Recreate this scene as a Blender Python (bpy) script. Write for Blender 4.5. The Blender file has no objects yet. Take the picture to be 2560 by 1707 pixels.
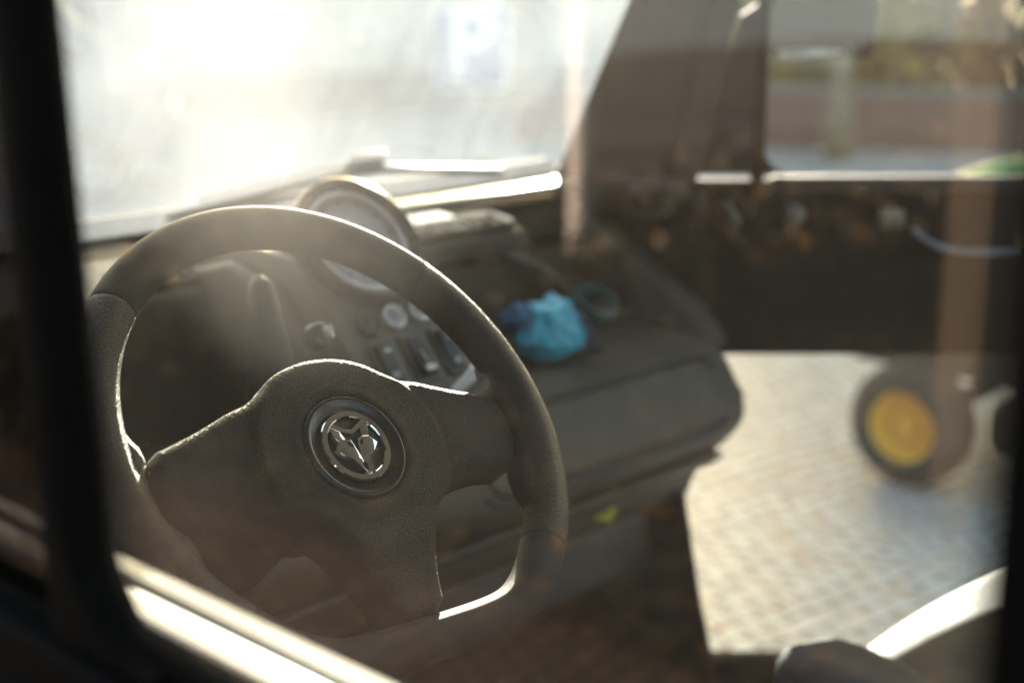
import bpy, bmesh, math, random
import numpy as np
from mathutils import Vector, Matrix, noise
R=math.radians
random.seed(7)
# ---------------- camera, world, sun, exposure ----------------
sc=bpy.context.scene
C=sc.collection
CAM=Vector((-.95,0,1.45)); PITCH=R(14.04); HEAD=R(43.8)
hd=Vector((math.cos(HEAD),math.sin(HEAD),0))
fw=hd*math.cos(PITCH)-Vector((0,0,1))*math.sin(PITCH)
cam=bpy.data.cameras.new('camera'); co=bpy.data.objects.new('camera',cam); C.objects.link(co)
co.location=CAM; co.rotation_euler=fw.to_track_quat('-Z','Y').to_euler()
cam.sensor_width=36; cam.lens=3760/2560*36; cam.clip_start=.01; cam.clip_end=500
HUB=Vector((-.325,.765,1.1395))
cam.dof.use_dof=True; cam.dof.focus_distance=(HUB+Vector((0,-.02,0))-CAM).dot(fw); cam.dof.aperture_fstop=3.6
sc.camera=co
SUN_AZ,SUN_EL=R(40),R(8.8)
w=bpy.data.worlds.new('World'); sc.world=w; w.use_nodes=True
nt=w.node_tree; bg=nt.nodes['Background']; sky=nt.nodes.new('ShaderNodeTexSky'); sky.sky_type='NISHITA'
sky.sun_disc=False; sky.sun_elevation=SUN_EL; sky.sun_rotation=math.pi/2-SUN_AZ; sky.dust_density=4; sky.ozone_density=.4
nt.links.new(sky.outputs[0],bg.inputs[0]); bg.inputs[1].default_value=.15
sl=bpy.data.lights.new('sun','SUN'); sl.energy=5; sl.angle=R(.5); sl.color=(1,.90,.78)
so=bpy.data.objects.new('sun',sl); C.objects.link(so)
sd=Vector((math.cos(SUN_AZ)*math.cos(SUN_EL),math.sin(SUN_AZ)*math.cos(SUN_EL),math.sin(SUN_EL)))
so.rotation_euler=sd.to_track_quat('Z','Y').to_euler(); so.location=sd*30
sc.view_settings.view_transform='Standard'; sc.view_settings.look='None'; sc.view_settings.exposure=2.32; sc.view_settings.gamma=1
sc.render.engine='CYCLES'; sc.cycles.max_bounces=7; sc.cycles.diffuse_bounces=3; sc.cycles.glossy_bounces=3; sc.cycles.transparent_max_bounces=14; sc.cycles.caustics_reflective=False; sc.cycles.caustics_refractive=False
sc.cycles.sample_clamp_indirect=6

# ---------------- materials ----------------
def nodes(name):
    m=bpy.data.materials.new(name); m.use_nodes=True; n=m.node_tree
    return m,n,n.nodes['Principled BSDF'],n.links
def setp(b,**k):
    for a,v in k.items():
        b.inputs[a.replace('_',' ')].default_value=v
def coords(n,kind='Object'):
    t=n.nodes.new('ShaderNodeTexCoord'); return t.outputs[kind]
def add_noise(n,src,scale,detail=4,rough=.55):
    x=n.nodes.new('ShaderNodeTexNoise'); x.inputs['Scale'].default_value=scale; x.inputs['Detail'].default_value=detail; x.inputs['Roughness'].default_value=rough
    n.links.new(src,x.inputs['Vector']); return x.outputs['Fac']
def ramp(n,src,stops):
    r=n.nodes.new('ShaderNodeValToRGB'); e=r.color_ramp.elements
    while len(e)<len(stops): e.new(.5)
    for i,(p,c) in enumerate(stops): e[i].position=p; e[i].color=(*c,1) if len(c)==3 else c
    n.links.new(src,r.inputs[0]); return r.outputs[0]
def mth(n,op,a,b=None,clamp=False):
    x=n.nodes.new('ShaderNodeMath'); x.operation=op; x.use_clamp=clamp
    for i,v in enumerate((a,b)):
        if v is None: continue
        if isinstance(v,(int,float)): x.inputs[i].default_value=v
        else: n.links.new(v,x.inputs[i])
    return x.outputs[0]
def plain(name,col,rough=.5,metal=0,vary=.25,scale=12,bump=0,bscale=300,spec=.5,rvar=.08):
    m,n,b,l=nodes(name); c=coords(n)
    f=add_noise(n,c,scale)
    l.new(ramp(n,f,[(.3,[x*(1-vary) for x in col]),(.7,[min(1,x*(1+vary)) for x in col])]),b.inputs['Base Color'])
    setp(b,Metallic=metal,Specular_IOR_Level=spec)
    l.new(mth(n,'ADD',mth(n,'MULTIPLY',add_noise(n,c,scale*2.3),rvar*2),rough-rvar),b.inputs['Roughness'])
    if bump:
        bp=n.nodes.new('ShaderNodeBump'); bp.inputs['Strength'].default_value=bump; bp.inputs['Distance'].default_value=.0004
        l.new(add_noise(n,c,bscale,3),bp.inputs['Height']); l.new(bp.outputs[0],b.inputs['Normal'])
    return m
def leather(name,col,scale,strength,rough=.45,dots=False,dist=.00025,spec=.4):
    m,n,b,l=nodes(name); c=coords(n)
    f=add_noise(n,c,14,3)
    l.new(ramp(n,f,[(.3,[x*.75 for x in col]),(.7,[x*1.3 for x in col])]),b.inputs['Base Color'])
    l.new(mth(n,'ADD',mth(n,'MULTIPLY',add_noise(n,c,35,3),.16),rough-.08),b.inputs['Roughness'])
    wv=n.nodes.new('ShaderNodeTexNoise'); wv.inputs['Scale'].default_value=180; l.new(c,wv.inputs['Vector'])
    mx=n.nodes.new('ShaderNodeMixRGB'); mx.blend_type='LINEAR_LIGHT'; mx.inputs[0].default_value=.0006 if not dots else .0002
    l.new(c,mx.inputs[1]); l.new(wv.outputs['Color'],mx.inputs[2])
    v=n.nodes.new('ShaderNodeTexVoronoi'); v.feature='F1' if dots else 'DISTANCE_TO_EDGE'; v.inputs['Scale'].default_value=scale
    if dots: v.inputs['Randomness'].default_value=.25
    l.new(mx.outputs[0],v.inputs['Vector'])
    h=ramp(n,v.outputs['Distance'],[(0.06,(0,0,0)),(.3,(1,1,1))] if not dots else [(.12,(0,0,0)),(.34,(1,1,1))])
    hh=mth(n,'ADD',h,mth(n,'MULTIPLY',add_noise(n,c,scale*2,2),.5))
    bp=n.nodes.new('ShaderNodeBump'); bp.inputs['Strength'].default_value=strength; bp.inputs['Distance'].default_value=dist
    l.new(hh,bp.inputs['Height']); l.new(bp.outputs[0],b.inputs['Normal'])
    setp(b,Specular_IOR_Level=spec)
    return m
def glass(name,dust,thru=.65,*,dustcol=(.8,.8,.78),tint=(.96,.98,.97),refl=1.6,mask=None):
    # thin glazing: transparent + Fresnel reflection + a film of dust that scatters light
    m=bpy.data.materials.new(name); m.use_nodes=True; n=m.node_tree; l=n.links
    for x in list(n.nodes):
        if x.type!='OUTPUT_MATERIAL': n.nodes.remove(x)
    out=[x for x in n.nodes if x.type=='OUTPUT_MATERIAL'][0]
    tr=n.nodes.new('ShaderNodeBsdfTransparent'); tr.inputs[0].default_value=(*tint,1)
    gl=n.nodes.new('ShaderNodeBsdfGlossy'); gl.inputs['Roughness'].default_value=.0; gl.inputs[0].default_value=(1,1,1,1)
    ge=n.nodes.new('ShaderNodeNewGeometry'); dt=n.nodes.new('ShaderNodeVectorMath'); dt.operation='DOT_PRODUCT'
    l.new(ge.outputs['Incoming'],dt.inputs[0]); l.new(ge.outputs['Normal'],dt.inputs[1])
    ca=mth(n,'SUBTRACT',1,mth(n,'ABSOLUTE',dt.outputs['Value']),True)   # Schlick's Fresnel, the same from both sides of the pane
    f=mth(n,'MULTIPLY',mth(n,'ADD',mth(n,'MULTIPLY',mth(n,'POWER',ca,5),.96),.04),refl,True)
    ms=n.nodes.new('ShaderNodeMixShader'); l.new(f,ms.inputs[0]); l.new(tr.outputs[0],ms.inputs[1]); l.new(gl.outputs[0],ms.inputs[2])
    df=n.nodes.new('ShaderNodeBsdfDiffuse'); df.inputs[0].default_value=(*dustcol,1)
    tl=n.nodes.new('ShaderNodeBsdfTranslucent'); tl.inputs[0].default_value=(*dustcol,1)
    dm=n.nodes.new('ShaderNodeMixShader'); dm.inputs[0].default_value=thru; l.new(df.outputs[0],dm.inputs[1]); l.new(tl.outputs[0],dm.inputs[2])
    m2=n.nodes.new('ShaderNodeMixShader'); l.new(ms.outputs[0],m2.inputs[1]); l.new(dm.outputs[0],m2.inputs[2])
    if mask: l.new(mask(n,coords(n)),m2.inputs[0])
    else: m2.inputs[0].default_value=dust
    l.new(m2.outputs[0],out.inputs[0])
    return m
def screen_dust(n,c):
    # uneven grime on the windscreen: clearer towards the driver's corner, wiper arcs, drips
    sp=n.nodes.new('ShaderNodeSeparateXYZ'); n.links.new(c,sp.inputs[0])
    big=add_noise(n,c,3.2,4); mid=add_noise(n,c,11,5)
    mp=n.nodes.new('ShaderNodeMapping'); mp.inputs['Scale'].default_value=(60,3,3); n.links.new(c,mp.inputs[0])
    st=add_noise(n,mp.outputs[0],1.0,4)
    vm=n.nodes.new('ShaderNodeVectorMath'); vm.operation='DISTANCE'; vm.inputs[1].default_value=(.28,1.4,1.12); n.links.new(c,vm.inputs[0])
    arc=mth(n,'SINE',mth(n,'MULTIPLY',mth(n,'ADD',vm.outputs['Value'],mth(n,'MULTIPLY',big,.05)),300))
    arc=mth(n,'MULTIPLY',mth(n,'POWER',mth(n,'MULTIPLY',mth(n,'ADD',arc,1),.5),6),ramp(n,add_noise(n,c,6,2),[(.52,(0,0,0)),(.62,(1,1,1))]))
    side=mth(n,'ADD',mth(n,'MULTIPLY',sp.outputs[0],.020),.067,True)       # 0 at the left, more to the right
    v=mth(n,'ADD',side,mth(n,'MULTIPLY',mth(n,'SUBTRACT',big,.5),.12))
    v=mth(n,'ADD',v,mth(n,'MULTIPLY',mth(n,'SUBTRACT',mid,.5),.05))
    v=mth(n,'ADD',v,mth(n,'MULTIPLY',mth(n,'SUBTRACT',st,.5),.035))
    v=mth(n,'ADD',v,mth(n,'MULTIPLY',arc,.012))
    x=n.nodes.new('ShaderNodeClamp'); x.inputs['Min'].default_value=.045; x.inputs['Max'].default_value=.10; n.links.new(v,x.inputs[0])
    return x.outputs[0]
def side_dust_glare(n,c):
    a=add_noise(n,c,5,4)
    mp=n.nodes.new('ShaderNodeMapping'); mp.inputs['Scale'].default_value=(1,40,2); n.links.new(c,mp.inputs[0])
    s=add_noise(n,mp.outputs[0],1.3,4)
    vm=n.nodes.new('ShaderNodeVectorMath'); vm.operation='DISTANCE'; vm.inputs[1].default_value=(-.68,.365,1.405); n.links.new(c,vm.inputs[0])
    glare_patch=ramp(n,mth(n,'ADD',vm.outputs['Value'],mth(n,'MULTIPLY',mth(n,'SUBTRACT',a,.5),.08)),[(.015,(1,1,1)),(.05,(.42,.42,.42)),(.085,(0,0,0))])  # lens glare over the rim top, painted into the glass as a hazy patch
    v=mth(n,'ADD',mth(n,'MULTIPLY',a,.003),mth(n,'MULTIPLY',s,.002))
    v=mth(n,'ADD',v,mth(n,'MULTIPLY',glare_patch,.06))
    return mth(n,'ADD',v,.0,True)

M={}
M['hub']=leather('grained_vinyl',(.062,.050,.036),560,1.0,.54,dist=.0021,spec=.26)
M['perf']=leather('perforated_leather',(.042,.032,.022),400,1.0,.42,dots=True,dist=.0022)
M['smooth']=leather('smooth_vinyl',(.038,.034,.032),1100,.5,.60,dist=.0005,spec=.25)
M['dash']=leather('dashboard_plastic',(.082,.066,.048),900,.5,.42,spec=.4)
M['dashtop']=leather('dash_top_plastic',(.060,.050,.040),900,.5,.62,spec=.2)
M['dark']=plain('dark_plastic',(.018,.017,.016),.45,bump=.3,bscale=900)
M['panel']=plain('console_plastic',(.10,.088,.070),.36,bump=.4,bscale=900)
M['black']=plain('black_rubber',(.0022,.002,.002),.85,spec=.08)
M['blackpaint']=plain('black_paint',(.0025,.0025,.0025),.6,spec=.05)
M['liner']=plain('headliner',(.42,.37,.31),.9)
M['bezel']=plain('satin_black_bezel',(.02,.02,.019),.27)
M['chrome']=plain('chrome',(.88,.88,.87),.045,metal=1,vary=.05,rvar=.03)
M['silver']=plain('silver_plastic',(.6,.6,.62),.3,metal=.6)
M['white']=plain('white_dial',(.36,.36,.42),.3,vary=.05)
M['lcd']=plain('lcd',(.25,.22,.16),.2)
M['red']=plain('red_needle',(.7,.03,.02),.4)
M['mark']=plain('white_marking',(.75,.75,.72),.5,vary=.05)
M['gasket']=plain('dust_grey_trim',(.16,.15,.14),.35)
M['sill']=plain('pale_sill_trim',(.62,.6,.57),.38,vary=.08)
M['ledge']=plain('polished_ledge',(.40,.39,.37),.28,vary=.08,rvar=.05)
M['seat']=leather('seat_vinyl',(.06,.046,.034),300,.4,.6,spec=.2)
M['seatd']=leather('seat_side_vinyl',(.03,.032,.04),300,.4,.6,spec=.2)
M['tray']=plain('tray_plastic',(.045,.034,.020),.5)
M['door']=plain('door_trim',(.011,.009,.007),.9,spec=.06)
M['doortop']=plain('door_top_trim',(.06,.05,.048),.75,spec=.15)
M['pillar']=plain('pillar_trim',(.055,.043,.033),.75,spec=.25)
M['strap']=plain('webbing_strap',(.2,.22,.26),.5)
M['screen']=glass('dusty_windscreen_glass',.3,.92,dustcol=(.80,.87,.98),mask=screen_dust,refl=.8)
M['side']=glass('side_window_glass',.03,.8,dustcol=(.85,.80,.78),mask=side_dust_glare,refl=1.15)
M['clear']=glass('clear_glass',.003)
M['quarter']=glass('tinted_quarter_glass',.003,tint=(.18,.18,.19),refl=.5)
M['yellowplastic']=plain('yellow_plastic',(.8,.66,.03),.35)
M['rimyellow']=plain('yellow_rim_paint',(.92,.52,.01),.35,vary=.06)
M['green']=plain('green_hood_paint',(.06,.35,.07),.3)
M['tyre']=plain('tyre_rubber',(.014,.014,.015),.75,spec=.2)
M['steel']=plain('painted_steel',(.3,.3,.3),.4)
M['signblue']=plain('sign_blue',(.07,.13,.36),.4,vary=.05)
M['signwhite']=plain('sign_white',(.85,.85,.85),.4,vary=.03)
M['render']=plain('pale_wall_render',(.42,.42,.42),.85,vary=.15,scale=.6)
M['plinth']=plain('wall_plinth',(.2,.2,.2),.85)
M['gate']=plain('blue_grey_gate',(.11,.13,.17),.5,vary=.2,scale=2)
M['timber']=plain('weathered_timber',(.075,.042,.02),.8,vary=.25,scale=6)
M['paletimber']=plain('pale_post_paint',(.75,.62,.54),.7,vary=.1,scale=6)
M['bark']=plain('bark',(.12,.09,.065),.9,vary=.4,scale=9)
M['palebark']=plain('pale_bark',(.22,.18,.12),.9,vary=.25,scale=5)
def leafmat(name,stops):
    m,n,b,l=nodes(name); oi=n.nodes.new('ShaderNodeNewGeometry')
    l.new(ramp(n,oi.outputs['Random Per Island'],stops),b.inputs['Base Color']); setp(b,Roughness=.6)
    return m
M['leafolive']=leafmat('olive_leaves',[(0,(.10,.09,.015)),(.5,(.28,.21,.03)),(1,(.48,.33,.04))])
M['leafbrown']=leafmat('brown_leaves',[(0,(.05,.035,.02)),(.5,(.13,.075,.035)),(.9,(.26,.15,.04)),(1,(.6,.22,.03))])
M['leafgreen']=leafmat('green_leaves',[(0,(.03,.05,.012)),(.5,(.09,.11,.025)),(1,(.22,.2,.04))])
M['leafverge']=leafmat('verge_leaves',[(0,(.05,.032,.014)),(.6,(.11,.07,.025)),(.93,(.17,.11,.03)),(1,(.5,.2,.03))])
M['leafdark']=leafmat('dark_leaves',[(0,(.02,.016,.013)),(1,(.06,.045,.035))])
def brickmat():
    m,n,b,l=nodes('brick'); c=coords(n,'Object'); t=n.nodes.new('ShaderNodeTexBrick'); l.new(c,t.inputs[0])
    t.inputs['Scale'].default_value=6; t.inputs['Color1'].default_value=(.13,.06,.05,1); t.inputs['Color2'].default_value=(.19,.10,.085,1); t.inputs['Mortar'].default_value=(.22,.19,.17,1)
    l.new(t.outputs[0],b.inputs['Base Color']); setp(b,Roughness=.9); return m
M['brick']=brickmat()
def pavermat(name,c1,c2,mort,leaf,leafamt,rough):
    m,n,b,l=nodes(name); c=coords(n)
    mp=n.nodes.new('ShaderNodeMapping'); mp.inputs['Rotation'].default_value=(0,0,R(8)); l.new(c,mp.inputs[0])
    dn=n.nodes.new('ShaderNodeTexNoise'); dn.inputs['Scale'].default_value=5; l.new(c,dn.inputs['Vector'])
    mx=n.nodes.new('ShaderNodeMixRGB'); mx.blend_type='LINEAR_LIGHT'; mx.inputs[0].default_value=.04; l.new(mp.outputs[0],mx.inputs[1]); l.new(dn.outputs['Color'],mx.inputs[2])
    t=n.nodes.new('ShaderNodeTexBrick'); l.new(mx.outputs[0],t.inputs[0]); t.offset=.5
    t.inputs['Scale'].default_value=1; t.inputs['Brick Width'].default_value=.072; t.inputs['Row Height'].default_value=.066; t.inputs['Mortar Size'].default_value=.006; t.inputs['Mortar Smooth'].default_value=.35
    t.inputs['Color1'].default_value=(*c1,1); t.inputs['Color2'].default_value=(*c2,1); t.inputs['Mortar'].default_value=(*mort,1)
    big=add_noise(n,c,9,6,.65)
    k=ramp(n,add_noise(n,c,13,6,.7),[(.53,(0,0,0)),(.64,(1,1,1))])
    m3=n.nodes.new('ShaderNodeMixRGB'); l.new(mth(n,'MULTIPLY',k,leafamt),m3.inputs[0]); l.new(t.outputs['Color'],m3.inputs[1])
    l.new(ramp(n,add_noise(n,c,26,3),[(.35,leaf),(.6,(leaf[0]*1.8,leaf[1]*1.3,leaf[2]))]),m3.inputs[2])
    l.new(m3.outputs[0],b.inputs['Base Color'])
    l.new(mth(n,'ADD',mth(n,'MULTIPLY',t.outputs['Fac'],.3),rough,True),b.inputs['Roughness'])
    bp=n.nodes.new('ShaderNodeBump'); bp.inputs['Strength'].default_value=.6; bp.inputs['Distance'].default_value=.012
    l.new(mth(n,'ADD',mth(n,'SUBTRACT',1,t.outputs['Fac']),mth(n,'MULTIPLY',big,.7)),bp.inputs['Height']); l.new(bp.outputs[0],b.inputs['Normal'])
    return m
M['pavers']=pavermat('cobble_pavers',(.50,.50,.50),(.68,.68,.67),(.18,.16,.13),(.28,.20,.08),.75,.38)
M['brownpavers']=pavermat('brown_cobbles',(.24,.135,.085),(.40,.24,.15),(.05,.032,.022),(.16,.10,.04),.8,.6)
M['litter']=plain('leaf_littered_ground',(.16,.1,.065),.9,vary=.75,scale=16)

# ---------------- object helpers ----------------
def obj(name,bm,mat,parent=None,smooth=True,angle=None):
    me=bpy.data.meshes.new(name); bmesh.ops.recalc_face_normals(bm,faces=bm.faces[:]); bm.to_mesh(me); bm.free()
    mats=mat if isinstance(mat,list) else [mat]
    for x in mats: me.materials.append(x)
    if smooth:
        for p in me.polygons: p.use_smooth=True
        if angle is not None: me.set_sharp_from_angle(angle=R(angle))
    o=bpy.data.objects.new(name,me); C.objects.link(o)
    if parent: o.parent=parent
    return o
def tag(o,label=None,cat=None,group=None,kind=None):
    if label: o['label']=label
    if cat: o['category']=cat
    if group: o['group']=group
    if kind: o['kind']=kind
    return o
def empty(name,loc=(0,0,0),rz=0):
    o=bpy.data.objects.new(name,None); C.objects.link(o); o.location=loc; o.rotation_euler=(0,0,rz); o.empty_display_size=.1; return o
def frame(o,u,n):
    u=Vector(u).normalized(); n=Vector(n).normalized(); v=n.cross(u)
    m=Matrix((u,v,n)).transposed().to_4x4(); m.translation=Vector(o); return m
def xf(bm,m,verts=None): bmesh.ops.transform(bm,matrix=m,verts=verts or bm.verts[:])
def box(bm,c,s,m=None,bev=0,seg=3):
    r=bmesh.ops.create_cube(bm,size=1); vs=r['verts']
    for v in vs: v.co=Vector((v.co.x*s[0],v.co.y*s[1],v.co.z*s[2]))+Vector(c)
    if bev:
        es=list({e for v in vs for e in v.link_edges})
        r=bmesh.ops.bevel(bm,geom=es,offset=bev,segments=seg,profile=.5,affect='EDGES'); vs=list({v for f in r['faces'] for v in f.verts}|{v for v in vs if v.is_valid})
    if m: xf(bm,m,vs)
    return vs
def prism(bm,pts,x0,x1,bev=0,seg=4,axis='x',m=None):
    # closed polygon pts in the (y,z) plane extruded along x
    A=[bm.verts.new((x0,p[0],p[1])) for p in pts]; B=[bm.verts.new((x1,p[0],p[1])) for p in pts]; n=len(pts)
    fs=[bm.faces.new(A),bm.faces.new(B[::-1])]
    for i in range(n): fs.append(bm.faces.new((A[i],B[i],B[(i+1)%n],A[(i+1)%n])))
    vs=A+B
    if bev:
        es=list({e for f in fs for e in f.edges})
        r=bmesh.ops.bevel(bm,geom=es,offset=bev,segments=seg,profile=.5,affect='EDGES',clamp_overlap=True); vs=list({v for f in r['faces'] for v in f.verts}|{v for v in vs if v.is_valid})
    if m: xf(bm,m,vs)
    return vs
def tube(bm,pts,r,n=12,closed=False,flat=1.0,cap=True):
    pts=[Vector(p) for p in pts]; N=len(pts); rings=[]; prev=None
    for i,p in enumerate(pts):
        a=pts[(i-1)%N] if (closed or i>0) else p; b=pts[(i+1)%N] if (closed or i<N-1) else p
        t=(b-a).normalized()
        if prev is None:
            up=Vector((0,0,1)) if abs(t.z)<.9 else Vector((1,0,0)); s=t.cross(up).normalized()
        else: s=(prev-t*prev.dot(t)).normalized()
        prev=s; q=t.cross(s); rr=r[i] if isinstance(r,(list,tuple)) else r
        rings.append([bm.verts.new(p+s*math.cos(k*2*math.pi/n)*rr+q*math.sin(k*2*math.pi/n)*rr*flat) for k in range(n)])
    for i in range(N if closed else N-1):
        A=rings[i]; B=rings[(i+1)%N]
        for k in range(n): bm.faces.new((A[k],A[(k+1)%n],B[(k+1)%n],B[k]))
    if not closed and cap:
        bm.faces.new(rings[0][::-1]); bm.faces.new(rings[-1])
    return rings
def lathe(bm,prof,n=64,m=None,close=False):
    # prof = (r,z) list about z
    rings=[]; allv=[]
    for r,z in prof:
        if r<1e-6: v=bm.verts.new((0,0,z)); rings.append([v]); allv.append(v)
        else:
            rg=[bm.verts.new((r*math.cos(k*2*math.pi/n),r*math.sin(k*2*math.pi/n),z)) for k in range(n)]; rings.append(rg); allv+=rg
    L=len(rings)
    for i in range(L if close else L-1):
        A=rings[i]; B=rings[(i+1)%L]
        for k in range(n):
            k2=(k+1)%n
            if len(A)==1 and len(B)==1: continue
            if len(A)==1: bm.faces.new((A[0],B[k2],B[k]))
            elif len(B)==1: bm.faces.new((A[k],A[k2],B[0]))
            else: bm.faces.new((A[k],A[k2],B[k2],B[k]))
    if m: xf(bm,m,allv)
    return allv
def spline(pts,n=8,closed=True):
    P=[np.array(p,float) for p in pts]; N=len(P); out=[]
    for i in range(N if closed else N-1):
        if closed: a,b,c,d=P[(i-1)%N],P[i],P[(i+1)%N],P[(i+2)%N]
        else: a,b,c,d=P[max(i-1,0)],P[i],P[i+1],P[min(i+2,N-1)]
        for k in range(n):
            t=k/n; out.append(.5*((2*b)+(-a+c)*t+(2*a-5*b+4*c-d)*t*t+(-a+3*b-3*c+d)*t**3))
    if not closed: out.append(P[-1])
    return np.array(out)
def sdf(P,poly):
    # signed distance (positive inside) and nearest point
    A=poly; B=np.roll(poly,-1,0); best=np.full(len(P),1e9); near=np.zeros_like(P); inside=np.zeros(len(P),bool)
    for a,b in zip(A,B):
        d=b-a; L=d@d
        if L<1e-16: continue
        t=np.clip(((P-a)@d)/L,0,1); q=a+t[:,None]*d; e=np.hypot(*(P-q).T); k=e<best; best[k]=e[k]; near[k]=q[k]
        c=((a[1]>P[:,1])!=(b[1]>P[:,1])); 
        with np.errstate(divide='ignore',invalid='ignore'):
            xx=(b[0]-a[0])*(P[:,1]-a[1])/(b[1]-a[1])+a[0]
        inside^=c&(P[:,0]<xx)
    return np.where(inside,best,-best),near
def pad(bm,outline,step,r,H,depth,g=None,m=None,arc=6):
    """padded plate: grid-filled inside, rounded edge of radius r, side walls down to -depth; g(x,y) adds height"""
    lo=outline.min(0)-step; hi=outline.max(0)+step
    nx=int((hi[0]-lo[0])/step)+2; ny=int((hi[1]-lo[1])/step)+2
    X,Y=np.meshgrid(lo[0]+np.arange(nx)*step,lo[1]+np.arange(ny)*step,indexing='ij'); P=np.stack([X.ravel(),Y.ravel()],1)
    s,q=sdf(P,outline); s2=s-r
    ok=(s2>-.7*step).reshape(nx,ny)
    sg=s.reshape(-1)
    verts={}; allv=[]
    def gv(i,j):
        k=i*ny+j
        if k in verts: return verts[k]
        p=P[k].copy()
        if s2[k]<.35*step:
            d=q[k]-p; L=np.hypot(*d)
            if L>1e-9: dirn=d/L*(1 if sg[k]>0 else -1); p=p+dirn*(s2[k])*(1)
        z=H+(g(p[0],p[1]) if g else 0)
        v=bm.verts.new((p[0],p[1],z)); verts[k]=v; allv.append(v); return v
    faces=[]
    for i in range(nx-1):
        for j in range(ny-1):
            if ok[i,j] and ok[i+1,j] and ok[i+1,j+1] and ok[i,j+1]:
                faces.append(bm.faces.new((gv(i,j),gv(i+1,j),gv(i+1,j+1),gv(i,j+1))))
    bes=[e for f in faces for e in f.edges if len(e.link_faces)==1]
    bvs=list({v for e in bes for v in e.verts}); bp=np.array([[v.co.x,v.co.y] for v in bvs]); s3,q3=sdf(bp,outline)
    rings=[dict(zip(bvs,bvs))]
    for k in range(1,arc+2):
        d={}
        for v,p,qq in zip(bvs,bp,q3):
            if k<=arc:
                ph=math.pi/2*k/arc; pp=p+(qq-p)*math.sin(ph); z=H-r+r*math.cos(ph)
            else: pp=qq; z=-depth
            nv=bm.verts.new((pp[0],pp[1],z+(g(pp[0],pp[1]) if g and k<=arc else 0))); d[v]=nv; allv.append(nv)
        rings.append(d)
    for e in bes:
        a,b=e.verts
        for k in range(arc+1):
            try: bm.faces.new((rings[k][a],rings[k][b],rings[k+1][b],rings[k+1][a]))
            except ValueError: pass
    if m: xf(bm,m,allv)
    return allv
def rrect(w,h,r,n=6):
    out=[]
    for cx,cy,a in ((w/2-r,h/2-r,0),(-w/2+r,h/2-r,90),(-w/2+r,-h/2+r,180),(w/2-r,-h/2+r,270)):
        for k in range(n+1): out.append((cx+r*math.cos(R(a+90*k/n)),cy+r*math.sin(R(a+90*k/n))))
    return np.array(out)
def poly_prism(bm,pts,z0,z1,m=None,bev=0,seg=2):
    A=[bm.verts.new((p[0],p[1],z0)) for p in pts]; B=[bm.verts.new((p[0],p[1],z1)) for p in pts]; n=len(pts)
    fs=[bm.faces.new(A[::-1]),bm.faces.new(B)]
    for i in range(n): fs.append(bm.faces.new((A[i],A[(i+1)%n],B[(i+1)%n],B[i])))
    vs=A+B
    if bev:
        es=list(fs[1].edges)
        r=bmesh.ops.bevel(bm,geom=es,offset=bev,segments=seg,profile=.5,affect='EDGES'); vs=list({v for f in r['faces'] for v in f.verts}|{v for v in vs if v.is_valid})
    if m: xf(bm,m,vs)
    return vs
B=bmesh.new

# ---------------- ground ----------------
bm=B()
bmesh.ops.create_grid(bm,x_segments=1,y_segments=1,size=1); xf(bm,Matrix.Diagonal((250,250,1,1)))
tag(obj('ground',bm,M['pavers'],smooth=False),kind='structure')
bm=B(); A=[bm.verts.new(p) for p in ((-1.25,-14,.004),(-1.25,14,.004),(-4,14,.004),(-4,-14,.004))]; bm.faces.new(A)
tag(obj('cobbled_lane',bm,M['brownpavers'],smooth=False),kind='structure')
bm=B(); 
pts=spline([(-3.2,-12),(-3.0,0),(-2.6,4),(-2.9,9),(-2.2,14),(-12,16),(-40,14),(-42,-14),(-14,-16)],6)
A=[bm.verts.new((p[0],p[1],.006)) for p in pts]; bm.faces.new(A)
tag(obj('verge',bm,M['litter'],smooth=False),kind='structure')

# ---------------- vehicle ----------------
veh=empty('utility_vehicle',(0,.8,0)); tag(veh,'small utility truck cab seen through its dusty driver side window','utility vehicle')
veh_inv=Vector((0,-.8,0))
def vp(name,bm,mat,parent=None,**k):
    """vehicle part; world coordinates are kept"""
    if parent is None: parent=veh
    o=obj(name,bm,mat,parent,**k)
    o.matrix_parent_inverse=Matrix.Translation(-Vector(veh.location)) if parent==veh else Matrix.Identity(4)
    return o

# -- steering wheel --
ROT=R(-4.5)
al=R(42); Uv=Vector((1,0,0)); Vv=Vector((0,math.sin(al),math.cos(al))); Nv=Vector((0,-math.cos(al),math.sin(al)))
U2=Uv*math.cos(ROT)+Vv*math.sin(ROT); V2=-Uv*math.sin(ROT)+Vv*math.cos(ROT)
WM=Matrix((U2,V2,Nv)).transposed().to_4x4(); WM.translation=HUB
right=[(0,55),(14,54),(28,50.5),(40,45),(51,37),(64,31),(79,27),(104,18.5),(132,11),(142.5,9),(148,-8),(148.2,-27),(144.5,-41),(133.5,-53),(120,-51.5),(109,-50.5),(96,-51),(84,-53),(70,-57),(60,-62),(49,-69.5),(41,-80),(35,-92),(29.5,-104),(26,-116),(24,-128),(23.5,-141),(12,-142)]
outl=[(x,y) for x,y in right]+[(-x,y) for x,y in right[::-1] if x>0]
outl=spline(outl,5)/1000
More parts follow.
